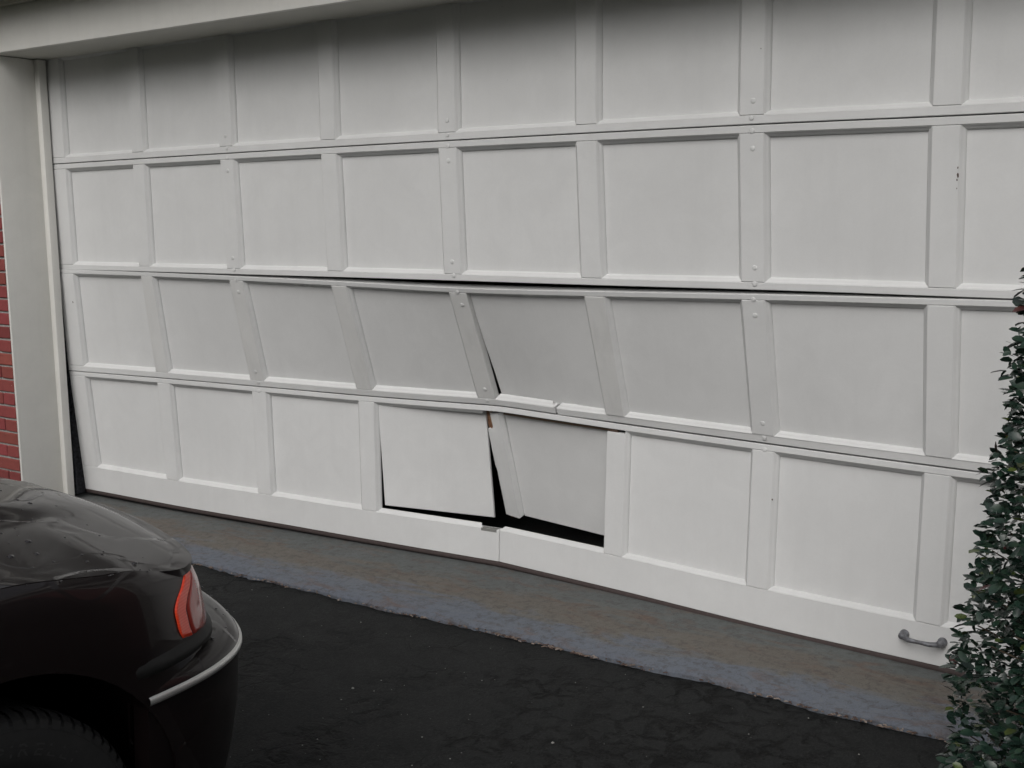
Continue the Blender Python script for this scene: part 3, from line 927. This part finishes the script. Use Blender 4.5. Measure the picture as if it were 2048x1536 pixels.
# lamps: pieces of the wing's own surface, stood slightly proud
def lamp_patch(name, mat, yl, yr, s, f0=.755, f1=.988, off=.004):
    idx = [i for i in range(len(PL)) if PL[i][1] > -2.6 and PL[i][0] > .05]
    # arc length along the plan
    arc = {}; acc = 0
    for q, i in enumerate(idx):
        if q: acc += math.hypot(PL[i][0]-PL[idx[q-1]][0], PL[i][1]-PL[idx[q-1]][1])
        arc[i] = acc
    def at(al, f, o):
        for q in range(len(idx)-1):
            if arc[idx[q]] <= al <= arc[idx[q+1]]:
                t = (al-arc[idx[q]])/(arc[idx[q+1]]-arc[idx[q]])
                return shell(idx[q], f, o).lerp(shell(idx[q+1], f, o), t)
        return shell(idx[-1], f, o)
    NF, NA = 20, 18
    rws = []
    for j in range(NF+1):
        f = lerp(f0, f1, j/NF)
        al, ar = yl(j/NF), yr(j/NF)
        e = (0 if j in (0, NF) else 1)
        rws.append([world(at(lerp(al, ar, k/NA), f, -.006 if (k in (0, NA) or not e) else off), s) for k in range(NA+1)])
    mbx = MB(); mbx.grid(rws)
    return carbuild(mbx, name, mat)
def a_at_y(yv):
    acc = 0; prev = None
    for i in range(len(PL)):
        if PL[i][1] > -2.6 and PL[i][0] > .05:
            if prev is not None:
                acc += math.hypot(PL[i][0]-PL[prev][0], PL[i][1]-PL[prev][1])
                if PL[i][1] >= yv: return acc
            prev = i
    return acc
A0 = a_at_y(-2.145)
def lampL(t): return A0 - .008*math.sin(t*3.1) + .010*max(0,(.2-t)/.2)**2 + .085*max(0,(t-.42)/.58)**1.6
def lampM(t): return A0 + .20 + .012*t
def lampR(t): return A0 + .52
for s in (1,-1):
    lamp_patch('corner_lamp_bright', LENS, lampL, lambda t: lampL(t)+.040, s)  # one lens split in two tones, its light-to-dark fade put in colour
    lamp_patch('corner_lamp', LENS_DARK, lambda t: lampL(t)+.0405, lampM, s)
    lamp_patch('headlight', CLEAR, lambda t: lampM(t)+.004, lampR, s)
# grille
mb = MB()
for k in range(8):
    z = .565+k*.0125
    mb.box((CX-.30, -1.845, z), (CX+.30, -1.800, z+.004))
gr = carbuild(mb, 'grille', TRIM, smooth=False, kind='stuff')
mb = MB()
tube(mb, [(CX-.32,-1.835,.555),(CX-.31,-1.82,.66),(CX-.2,-1.812,.672),(CX,-1.808,.674),(CX+.2,-1.812,.672),(CX+.31,-1.82,.66),(CX+.32,-1.835,.555)], .007, 8)
carbuild(mb, 'grille_surround', CHROME, gr)
mb = MB(); tube(mb, [(CX-.045,-1.852,.708),(CX-.03,-1.848,.716),(CX+.03,-1.848,.716),(CX+.045,-1.852,.708)], [.003,.006,.006,.003], 8)
carbuild(mb, 'bonnet_badge', CHROME)
# wheels
def lathe_x(mb, prof, yc, zc, sgn, seg=72, a0=0, a1=2*math.pi):
    rr = [[(CX+sgn*x, yc+r*math.cos(2*math.pi*k/seg), zc+r*math.sin(2*math.pi*k/seg)) for k in range(seg)] for x, r in prof]
    mb.grid(rr, close=True)
def wheel(yc, sgn):
    mb = MB(); lathe_x(mb, [(.68,.06),(.80,.06),(.815,.05),(.815,.001)], yc, WZ, sgn, 24)
    w = carbuild(mb, 'wheel', TRIM)
    mb = MB()
    tp = [(.665,.205),(.655,.24),(.660,.285),(.675,.306),(.690,.312),(.835,.312),(.848,.307),(.858,.298),(.862,.285),(.866,.262),(.864,.240),(.857,.222),(.850,.214),(.838,.208)]
    lathe_x(mb, tp, yc, WZ, sgn, 96)
    # tread blocks along the shoulder
    for k in range(72):
        a = 2*math.pi*k/72; b = a+2*math.pi/72*.72
        q = []
        for (x, r) in ((.80,.313),(.80,.318),(.838,.316),(.854,.307),(.861,.292),(.855,.289)):
            q.append([(CX+sgn*x, yc+r*math.cos(t), WZ+r*math.sin(t)) for t in (a, b)])
        mb.grid(q)
    ty = carbuild(mb, 'tyre', TYRE, w); auto_smooth(ty, 30)
    mb = MB(); lathe_x(mb, [(.70,.20),(.83,.207),(.846,.212),(.850,.206),(.846,.198),(.825,.190),(.80,.18)], yc, WZ, sgn, 72)
    for k in range(7):
        a = 2*math.pi*k/7+.3; c, s_ = math.cos(a), math.sin(a)
        for (r0, r1, w0, w1) in ((.03,.192,.028,.018),):
            pts = []
            for r, ww, x in ((r0,w0,.825),(r1,w1,.838)):
                for q in (-1, 1): pts.append((CX+sgn*x, yc+r*c-q*ww*s_, WZ+r*s_+q*ww*c))
            for r, ww, x in ((r0,w0+.01,.79),(r1,w1+.008,.80)):
                for q in (-1, 1): pts.append((CX+sgn*x, yc+r*c-q*ww*s_, WZ+r*s_+q*ww*c))
            mb.add(pts, [(0,1,3,2),(0,2,6,4),(1,5,7,3),(4,6,7,5)])
    lathe_x(mb, [(.835,.045),(.842,.038),(.844,.001)], yc, WZ, sgn, 24)
    carbuild(mb, 'rim', RIM, w, smooth=False, deg=30)
    return w
wheels = [wheel(WY, 1), wheel(WY, -1), wheel(WYR, 1), wheel(WYR, -1)]
# raised maker's lettering on the near front tyre
LT = rubber('tyre_lettering', (.030,.030,.030), .65)
word = 'PIRELLI'
ang = math.radians(87); tyre0 = [c for c in wheels[0].children if c.name.startswith('tyre')][0]
mb = MB()
for ch in word:
    cu = bpy.data.curves.new('glyph', 'FONT'); cu.body = ch; cu.size = .042; cu.extrude = .0008
    to = bpy.data.objects.new('glyph', cu); COL.objects.link(to)
    bpy.context.view_layer.update()
    dg = bpy.context.evaluated_depsgraph_get()
    me = bpy.data.meshes.new_from_object(to.evaluated_get(dg))
    wdt = max((v.co.x for v in me.vertices), default=.02)
    adv = (wdt+.008)/.255
    base = len(mb.v)
    for v in me.vertices:
        r = .247 + v.co.y*.75
        t = ang - v.co.x/.262
        # seen from outside the car (+x), forward (+y) lies to the right
        mb.v.append((CX+.8652+v.co.z*.9-abs(r-.262)*.055, WY+r*math.cos(t), WZ+r*math.sin(t)))
    mb.f += [tuple(base+i for i in p.vertices) for p in me.polygons]
    ang -= adv
    bpy.data.objects.remove(to); bpy.data.curves.remove(cu); bpy.data.meshes.remove(me)
carbuild(mb, 'lettering', LT, wheels[0], smooth=False, fix=False)
# cabin
mb = MB()
base = [(.60,-3.02,.885),(.70,-3.15,.90),(.745,-3.9,.945),(.74,-4.8,.955),(.68,-5.35,.955),(.58,-5.45,.955)]
topp = [(.44,-3.72,1.365),(.52,-3.78,1.375),(.56,-4.1,1.40),(.56,-4.6,1.395),(.50,-4.98,1.37),(.42,-5.02,1.36)]
def ring2(pp): return [Vector((CX+a,y,z)) for a,y,z in pp]+[Vector((CX-a,y,z)) for a,y,z in pp[::-1]]
rA, rB = ring2(base), ring2(topp)
mb.grid([rA, [p.lerp(q,.5)+Vector((.02*(1 if p.x>CX else -1),0,.01)) for p,q in zip(rA,rB)], rB], close=True)
carbuild(mb, 'windows', GLASS, smooth=True, deg=40)
mb = MB()
rr = []
for a, b in zip(topp, topp): rr.append([Vector((CX+a[0]*1.02*u, a[1], a[2]+.045*(1-u*u)-.002)) for u in [k/6 for k in range(-6,7)]])
mb.grid(rr); carbuild(mb, 'roof', CARP)
for s in (1,-1):
    for q in ((0,0),(1,1),(3,3),(4,4)):
        mb = MB(); tube(mb, [(CX+s*(base[q[0]][0]+.004), base[q[0]][1], base[q[0]][2]-.01), (CX+s*(topp[q[1]][0]+.006), topp[q[1]][1], topp[q[1]][2]+.004)], .022, 8)
        carbuild(mb, 'pillar', CARP)
    # door mirror
    mb = MB(); rr = []
    for k in range(7):
        t = k/6; r = math.sin(math.pi*min(.98,max(.02,t)))**.5
        rr.append([(CX+s*(.80+.20*t), -3.42+.05*r*math.cos(w), 1.0+.065*r*math.sin(w)) for w in [2*math.pi*i/14 for i in range(14)]])
    mb.grid(rr, close=True); carbuild(mb, 'mirror', CARP)
# rear lamps and rear bumper, simple
for s in (1,-1):
    mb = MB(); idx = [i for i in range(len(PL)) if PL[i][1] < -6.0 and PL[i][0] > .45]
    mb.grid([[world(shell(i, f, .004), s) for i in idx] for f in (.62,.7,.8,.88)]); carbuild(mb, 'tail_lamp', LENS)
mb = MB()
idx = [i for i in range(len(PL)) if PL[i][1] < -5.75]
rr = []
for d, z in ((-.02,.55),(.05,.54),(.065,.5),(.06,.4),(.03,.22),(-.02,.2)):
    r = [Vector((PL[i][0]+PN[i][0]*d, PL[i][1]+PN[i][1]*d, z)) for i in idx]
    rr.append([world(p,-1) for p in r[::-1]]+[world(p,1) for p in r[1:]])
mb.grid(rr); carbuild(mb, 'rear_bumper', CARP)
# water beads on bonnet and bumper ledge
DROP = Mat('water_bead', (.010,.008,.008), .06, .5, 0, .5).m
mb = MB()
rr_ = random.Random(5)
def drop(p, r):
    m = 6; ring = [[(p[0]+r*k_*math.cos(2*math.pi*k/m)*rx, p[1]+r*k_*math.sin(2*math.pi*k/m), p[2]+h*r) for k in range(m)] for k_, h, rx in ((1,0,1.15),(.75,.35,1.1),(.01,.5,1))]
    mb.grid(ring, close=True)
for _ in range(900):
    u = rr_.uniform(-.97,.97); v = rr_.random()**1.2
    x, y, y0 = bonnet_pt(u, v); lim = edge_a(y)
    if lim: x = min(x, lim-.01)
    z = bonnet_z(x, y, y0)+.001
    drop((CX+math.copysign(x,u), y-.003, z), rr_.choice([.0018,.0025,.003,.004,.0055,.007]))
for _ in range(26):
    v = rr_.random(); y = lerp(-2.15, -3.0, v); x = (edge_a(y) or .78) + rr_.uniform(-.004,.006)
    drop((CX+x, y, interp(ZS, y)-.001), rr_.choice([.0015,.002,.003]))
for _ in range(40):
    i = rr_.randrange(8, len(BPL)); p = world(bsh(i, rr_.uniform(-.06,-.015), .535)); drop(p, rr_.choice([.002,.003,.004]))
carbuild(mb, 'water_beads', DROP, kind='stuff')

# ------------------------------------------------------------------ shrub
def leaf_mat(name, c0, c1, c2):
    M = Mat(name, c0, .38, .5)
    g_ = M.n('ShaderNodeObjectInfo'); p = M.pos()
    n = M.noise(p, 45, 2, .5)
    M.color(M.ramp(n, [(.34, c0), (.52, c1), (.70, c2)]))
    M.b.inputs['Transmission Weight'].default_value = 0
    M.rough(M.ramp(M.noise(p, 80, 2), [(.3,.20),(.7,.40)]))
    return M.m
LEAF = leaf_mat('leaf_green', (.011,.025,.019), (.017,.038,.026), (.027,.050,.030))
LEAFY = leaf_mat('leaf_yellow_green', (.045,.070,.020), (.065,.090,.024), (.085,.105,.03))
LEAFR = leaf_mat('leaf_red_tip', (.060,.020,.022), (.085,.028,.028), (.10,.04,.03))
def bark():
    M = Mat('bark', (.07,.05,.035), .9, .2); n = M.noise(M.pos((1,1,.3)), 90, 4)
    M.color(M.ramp(n, [(.3,(.035,.026,.02)),(.7,(.11,.085,.06))])); M.bump(n, .5, .004); return M.m
BARK = bark()
SHX, SHY, SHZ = 4.985, -1.20, ZA
shrub = thing('shrub', 'tall clipped dark green shrub with small oval leaves beside the right end of the door', 'shrub', (SHX, SHY, SHZ))
def srad(z):   # radius of the clipped column at height z
    t = [(.0,.32),(.12,.395),(.35,.415),(.6,.403),(.9,.358),(1.15,.326),(1.40,.298),(1.52,.24),(1.62,.12),(1.68,.02)]
    return interp(t, z)
def leaf_verts(l, w, fold, curl):
    v = [(0,0,0)]
    prof = ((.14,.62),(.45,1.0),(.80,.80),(1.0,0))
    L_ = []
    for t, ww in prof[:-1]:
        zc = -curl*t*t*l
        L_ += [(-w*.5*ww, l*t, zc+fold*w*ww), (0, l*t, zc), (w*.5*ww, l*t, zc+fold*w*ww)]
    v += L_; v.append((0, l, -curl*l))
    f = [(0,2,1),(0,3,2)]
    for k in range(2):
        b = 1+3*k
        f += [(b,b+1,b+4,b+3),(b+1,b+2,b+5,b+4)]
    f += [(7,8,10),(8,9,10)]
    return v, f
variants = []
for k in range(5):
    v, f = leaf_verts(.0195+.0020*k, .0132+.0013*(k%3), .16-.03*k, .10+.09*(k%3))
    m_ = MB(); m_.add(v, f); variants.append((v, f, m_))
leaf_meshes = {}
for mi, mm in enumerate((LEAF, LEAFY, LEAFR)):
    for k, (v, f, _) in enumerate(variants):
        m_ = MB(); m_.add(v, f); leaf_meshes[mi, k] = m_.mesh('leaf', mm, True, fix=False)
rl = random.Random(11)
def leaf_frame(out, rnd):
    # leaf axis points outward and up, blade faces mostly up and outward
    y = (out*rnd.uniform(.5,1.1) + Vector((rnd.gauss(0,.45), rnd.gauss(0,.45), rnd.uniform(-.6,.7)))).normalized()
    n = (Vector((rnd.gauss(0,.35), rnd.gauss(0,.35), .75)) + out*.55)
    x = y.cross(n).normalized(); n = x.cross(y)
    return Matrix((x, y, n)).transposed()
items = []
NL = 34000
lump = [(rl.uniform(0, 2*math.pi), rl.uniform(.05,1.6), rl.uniform(-.06,.032)) for _ in range(90)]
for _ in range(NL):
    th_ = rl.uniform(0, 2*math.pi); z = rl.uniform(.02, 1.67)
    if z < .22 and rl.random() < .45: continue
    R0 = srad(z)
    for (lt, lz, la) in lump:
        dth = (th_-lt+math.pi) % (2*math.pi)-math.pi
        R0 += la*math.exp(-((dth*R0)**2+(z-lz)**2)/.006)
    depth = rl.random()**(2.6 if _ % 3 else .9)
    r = R0*(1-.55*depth) + rl.gauss(0,.005)
    if rl.random() < .025: r += rl.uniform(.004,.012)
    p = Vector((r*math.cos(th_), r*math.sin(th_), z))
    out = Vector((math.cos(th_), math.sin(th_), .15)).normalized()
    q = rl.random()
    mi = 0
    if depth < .25 and q < .06: mi = 1
    elif depth < .2 and q < .072: mi = 2
    items.append((p, leaf_frame(out, rl), mi, rl.randrange(5), rl.choice([rl.uniform(.5,.8), rl.uniform(.8,1.1), rl.uniform(.9,1.4)]), depth))
# the leaves that show largest stay single objects, the rest is one mass
camloc = CAM - Vector((SHX, SHY, SHZ))
def score(it):
    p = it[0]; w = p + Vector((SHX,SHY,SHZ)) - CAM
    zc = w.dot(fw); xs_ = w.dot(s2)/zc; ys_ = w.dot(u2)/zc
    inframe = abs(xs_) < 1024/2289.6 and abs(ys_) < 768/2289.6
    face = p.xy.normalized().dot((camloc.xy).normalized())
    return (1 if inframe else 0)*2 + face - it[5]*2.5 + it[4]*.5
items.sort(key=score, reverse=True)
for k, (p, R3, mi, vk, sc_, dp) in enumerate(items[:290]):
    o = link('leaf', leaf_meshes[mi, vk], shrub)
    o.matrix_local = Matrix.Translation(p) @ R3.to_4x4() @ Matrix.Scale(sc_, 4)
for mi, mm in enumerate((LEAF, LEAFY, LEAFR)):
    mb = MB()
    for (p, R3, m2, vk, sc_, dp) in items[290:]:
        if m2 != mi: continue
        v, f, _ = variants[vk]
        mb.add([p + R3 @ (Vector(q)*sc_) for q in v], f)
    mb.build('foliage', mm, shrub, smooth=True, fix=False, kind='stuff')
mb = MB()
for k in range(5):
    a = k*1.26+.3
    tube(mb, [(.03*math.cos(a), .03*math.sin(a), -.02), (.07*math.cos(a), .07*math.sin(a), .4), (.13*math.cos(a+.3), .13*math.sin(a+.3), .9), (.10*math.cos(a), .10*math.sin(a), 1.5)], [.016,.013,.009,.003], 6)
mb.build('stem', BARK, shrub, smooth=True)
unseen_hedge = MB()  # out of view, added to block the brick wall's reflection in the car
for (hx, hy, hs) in ((5.72,-.98,1.0),(6.42,-.95,.97)):
    for (p, R3, m2, vk, sc_, dp) in items[::3]:
        v, f, _ = variants[vk]; o_ = Vector((hx, hy, ZA))
        unseen_hedge.add([o_ + (p + R3 @ (Vector(q)*sc_*1.35))*hs for q in v], f)
unseen_hedge.build('unseen_hedge', LEAF, smooth=True, fix=False, kind='stuff')
mb = MB()
for k in range(260):
    a = rl.uniform(0, 2*math.pi); z = rl.uniform(.05, 1.55); r = srad(z)
    p0 = Vector((.08*math.cos(a), .08*math.sin(a), z-.12)); p1 = Vector((r*rl.uniform(.8,1.0)*math.cos(a+.2), r*.95*math.sin(a+.2), z+.06))
    tube(mb, [p0, p0.lerp(p1,.5)+Vector((0,0,.02)), p1], [.0045,.003,.0014], 5, False)
mb.build('twigs', BARK, shrub, smooth=True, kind='stuff')

# ------------------------------------------------------------------ litter along the slab edge, grit on the asphalt
LIT = [Mat('dry_leaf_'+n, c, .85, .2).m for n, c in (('tan',(.15,.115,.095)),('brown',(.075,.050,.042)),('pale',(.24,.20,.175)))]
rq = random.Random(3)
lm = [MB(), MB(), MB()]
for _ in range(330):
    x = rq.uniform(.9, 4.75)
    if rq.random() < .55: x = rq.choice([1.55,1.75,2.47,2.86,2.93,3.05,3.2,3.35,3.9,4.05,4.2]) + rq.gauss(0,.045)
    y = edge_y(x) - abs(rq.gauss(0,.009)) - .004
    l, w = rq.uniform(.006,.022), rq.uniform(.003,.008); a = rq.gauss(0,.6)
    ca, sa = math.cos(a), math.sin(a); z = ZA+.006+rq.uniform(0,.004)
    pts = [(-l/2,-w*.3,0),(0,-w/2,.002),(l/2,0,.001),(0,w/2,.004),(-l/2,w*.2,.002)]
    q = [(x+px*ca-py*sa, y+px*sa+py*ca, z+pz) for px,py,pz in pts]
    lm[rq.choice([0,0,1,1,2])].add(q, [(0,1,2,3,4)])
for m_, b_ in zip(LIT, lm): b_.build('leaf_litter', m_, kind='stuff')
mb = MB()
def pebble(x, y, r):
    z = ZA+.004
    v = [(x+r*rq.uniform(.7,1.1)*math.cos(k*math.pi/3), y+r*rq.uniform(.7,1.1)*math.sin(k*math.pi/3), z) for k in range(6)]
    mb.add(v+[(x, y, z+r*.8)], [(k,(k+1)%6,6) for k in range(6)])
for _ in range(260): pebble(rq.uniform(1.5,5.2), rq.uniform(-2.2,-.42), rq.choice([.0012,.0016,.002,.003]))
for x, y, r in ((2.72,-1.0,.006),(2.79,-.98,.003),(3.45,-.98,.006),(3.2,-1.3,.003)): pebble(x, y, r)
mb.build('grit', Mat('pale_grit', (.22,.22,.21), .8, .3).m, kind='stuff')

# ------------------------------------------------------------------ unseen trees round the plot, mirrored in the car, added to dim low sky
WOODS = Mat('woods_green', (.03,.04,.022), .9, .2).m
rt_ = random.Random(21)
mb = MB()
def far_tree(x, y, h):
    tube(mb, [(x, y, -.2), (x+rt_.uniform(-.2,.2), y, h*.45), (x+rt_.uniform(-.4,.4), y+rt_.uniform(-.3,.3), h*.9)], [.24,.16,.04], 6, False)
    for _ in range(900):
        t = rt_.random(); zz = h*(.28+.72*t); rr = h*.30*math.sin(math.pi*(.18+.82*(1-t)*.95))**.8*rt_.random()**.45
        a = rt_.uniform(0, 2*math.pi); c = Vector((x+rr*math.cos(a), y+rr*math.sin(a), zz))
        n = Vector((rt_.gauss(0,1), rt_.gauss(0,1), rt_.gauss(0,1))).normalized(); p_ = n.orthogonal().normalized(); q_ = n.cross(p_)
        s_ = rt_.uniform(.14,.34)
        mb.add([c+p_*s_, c+q_*s_*.7, c-p_*s_, c-q_*s_*.7], [(0,1,2,3)])
for k in range(70):
    a = math.radians(lerp(100, 372, k/69) + rt_.uniform(-1.5,1.5))     # bearing clockwise from +y
    dist = rt_.uniform(22, 42)
    if 95 < math.degrees(a) < 125: dist = rt_.uniform(17, 26)
    if math.degrees(a) > 285: dist -= 6
    far_tree(2.5+dist*math.sin(a), -2+dist*math.cos(a), rt_.uniform(6.5, 11))
for (tx, ty_, th) in ((-4.6,-2.6,7.5),(-5.4,-4.4,8.5),(-4.8,-6.3,7.8),(-6.2,-8.2,9),(-7.0,-3.2,9.5),(-6.8,-6.0,9)): far_tree(tx, ty_, th)  # unseen near trees added to darken the left of the door
mb.build('unseen_woods', WOODS, fix=False, kind='stuff')
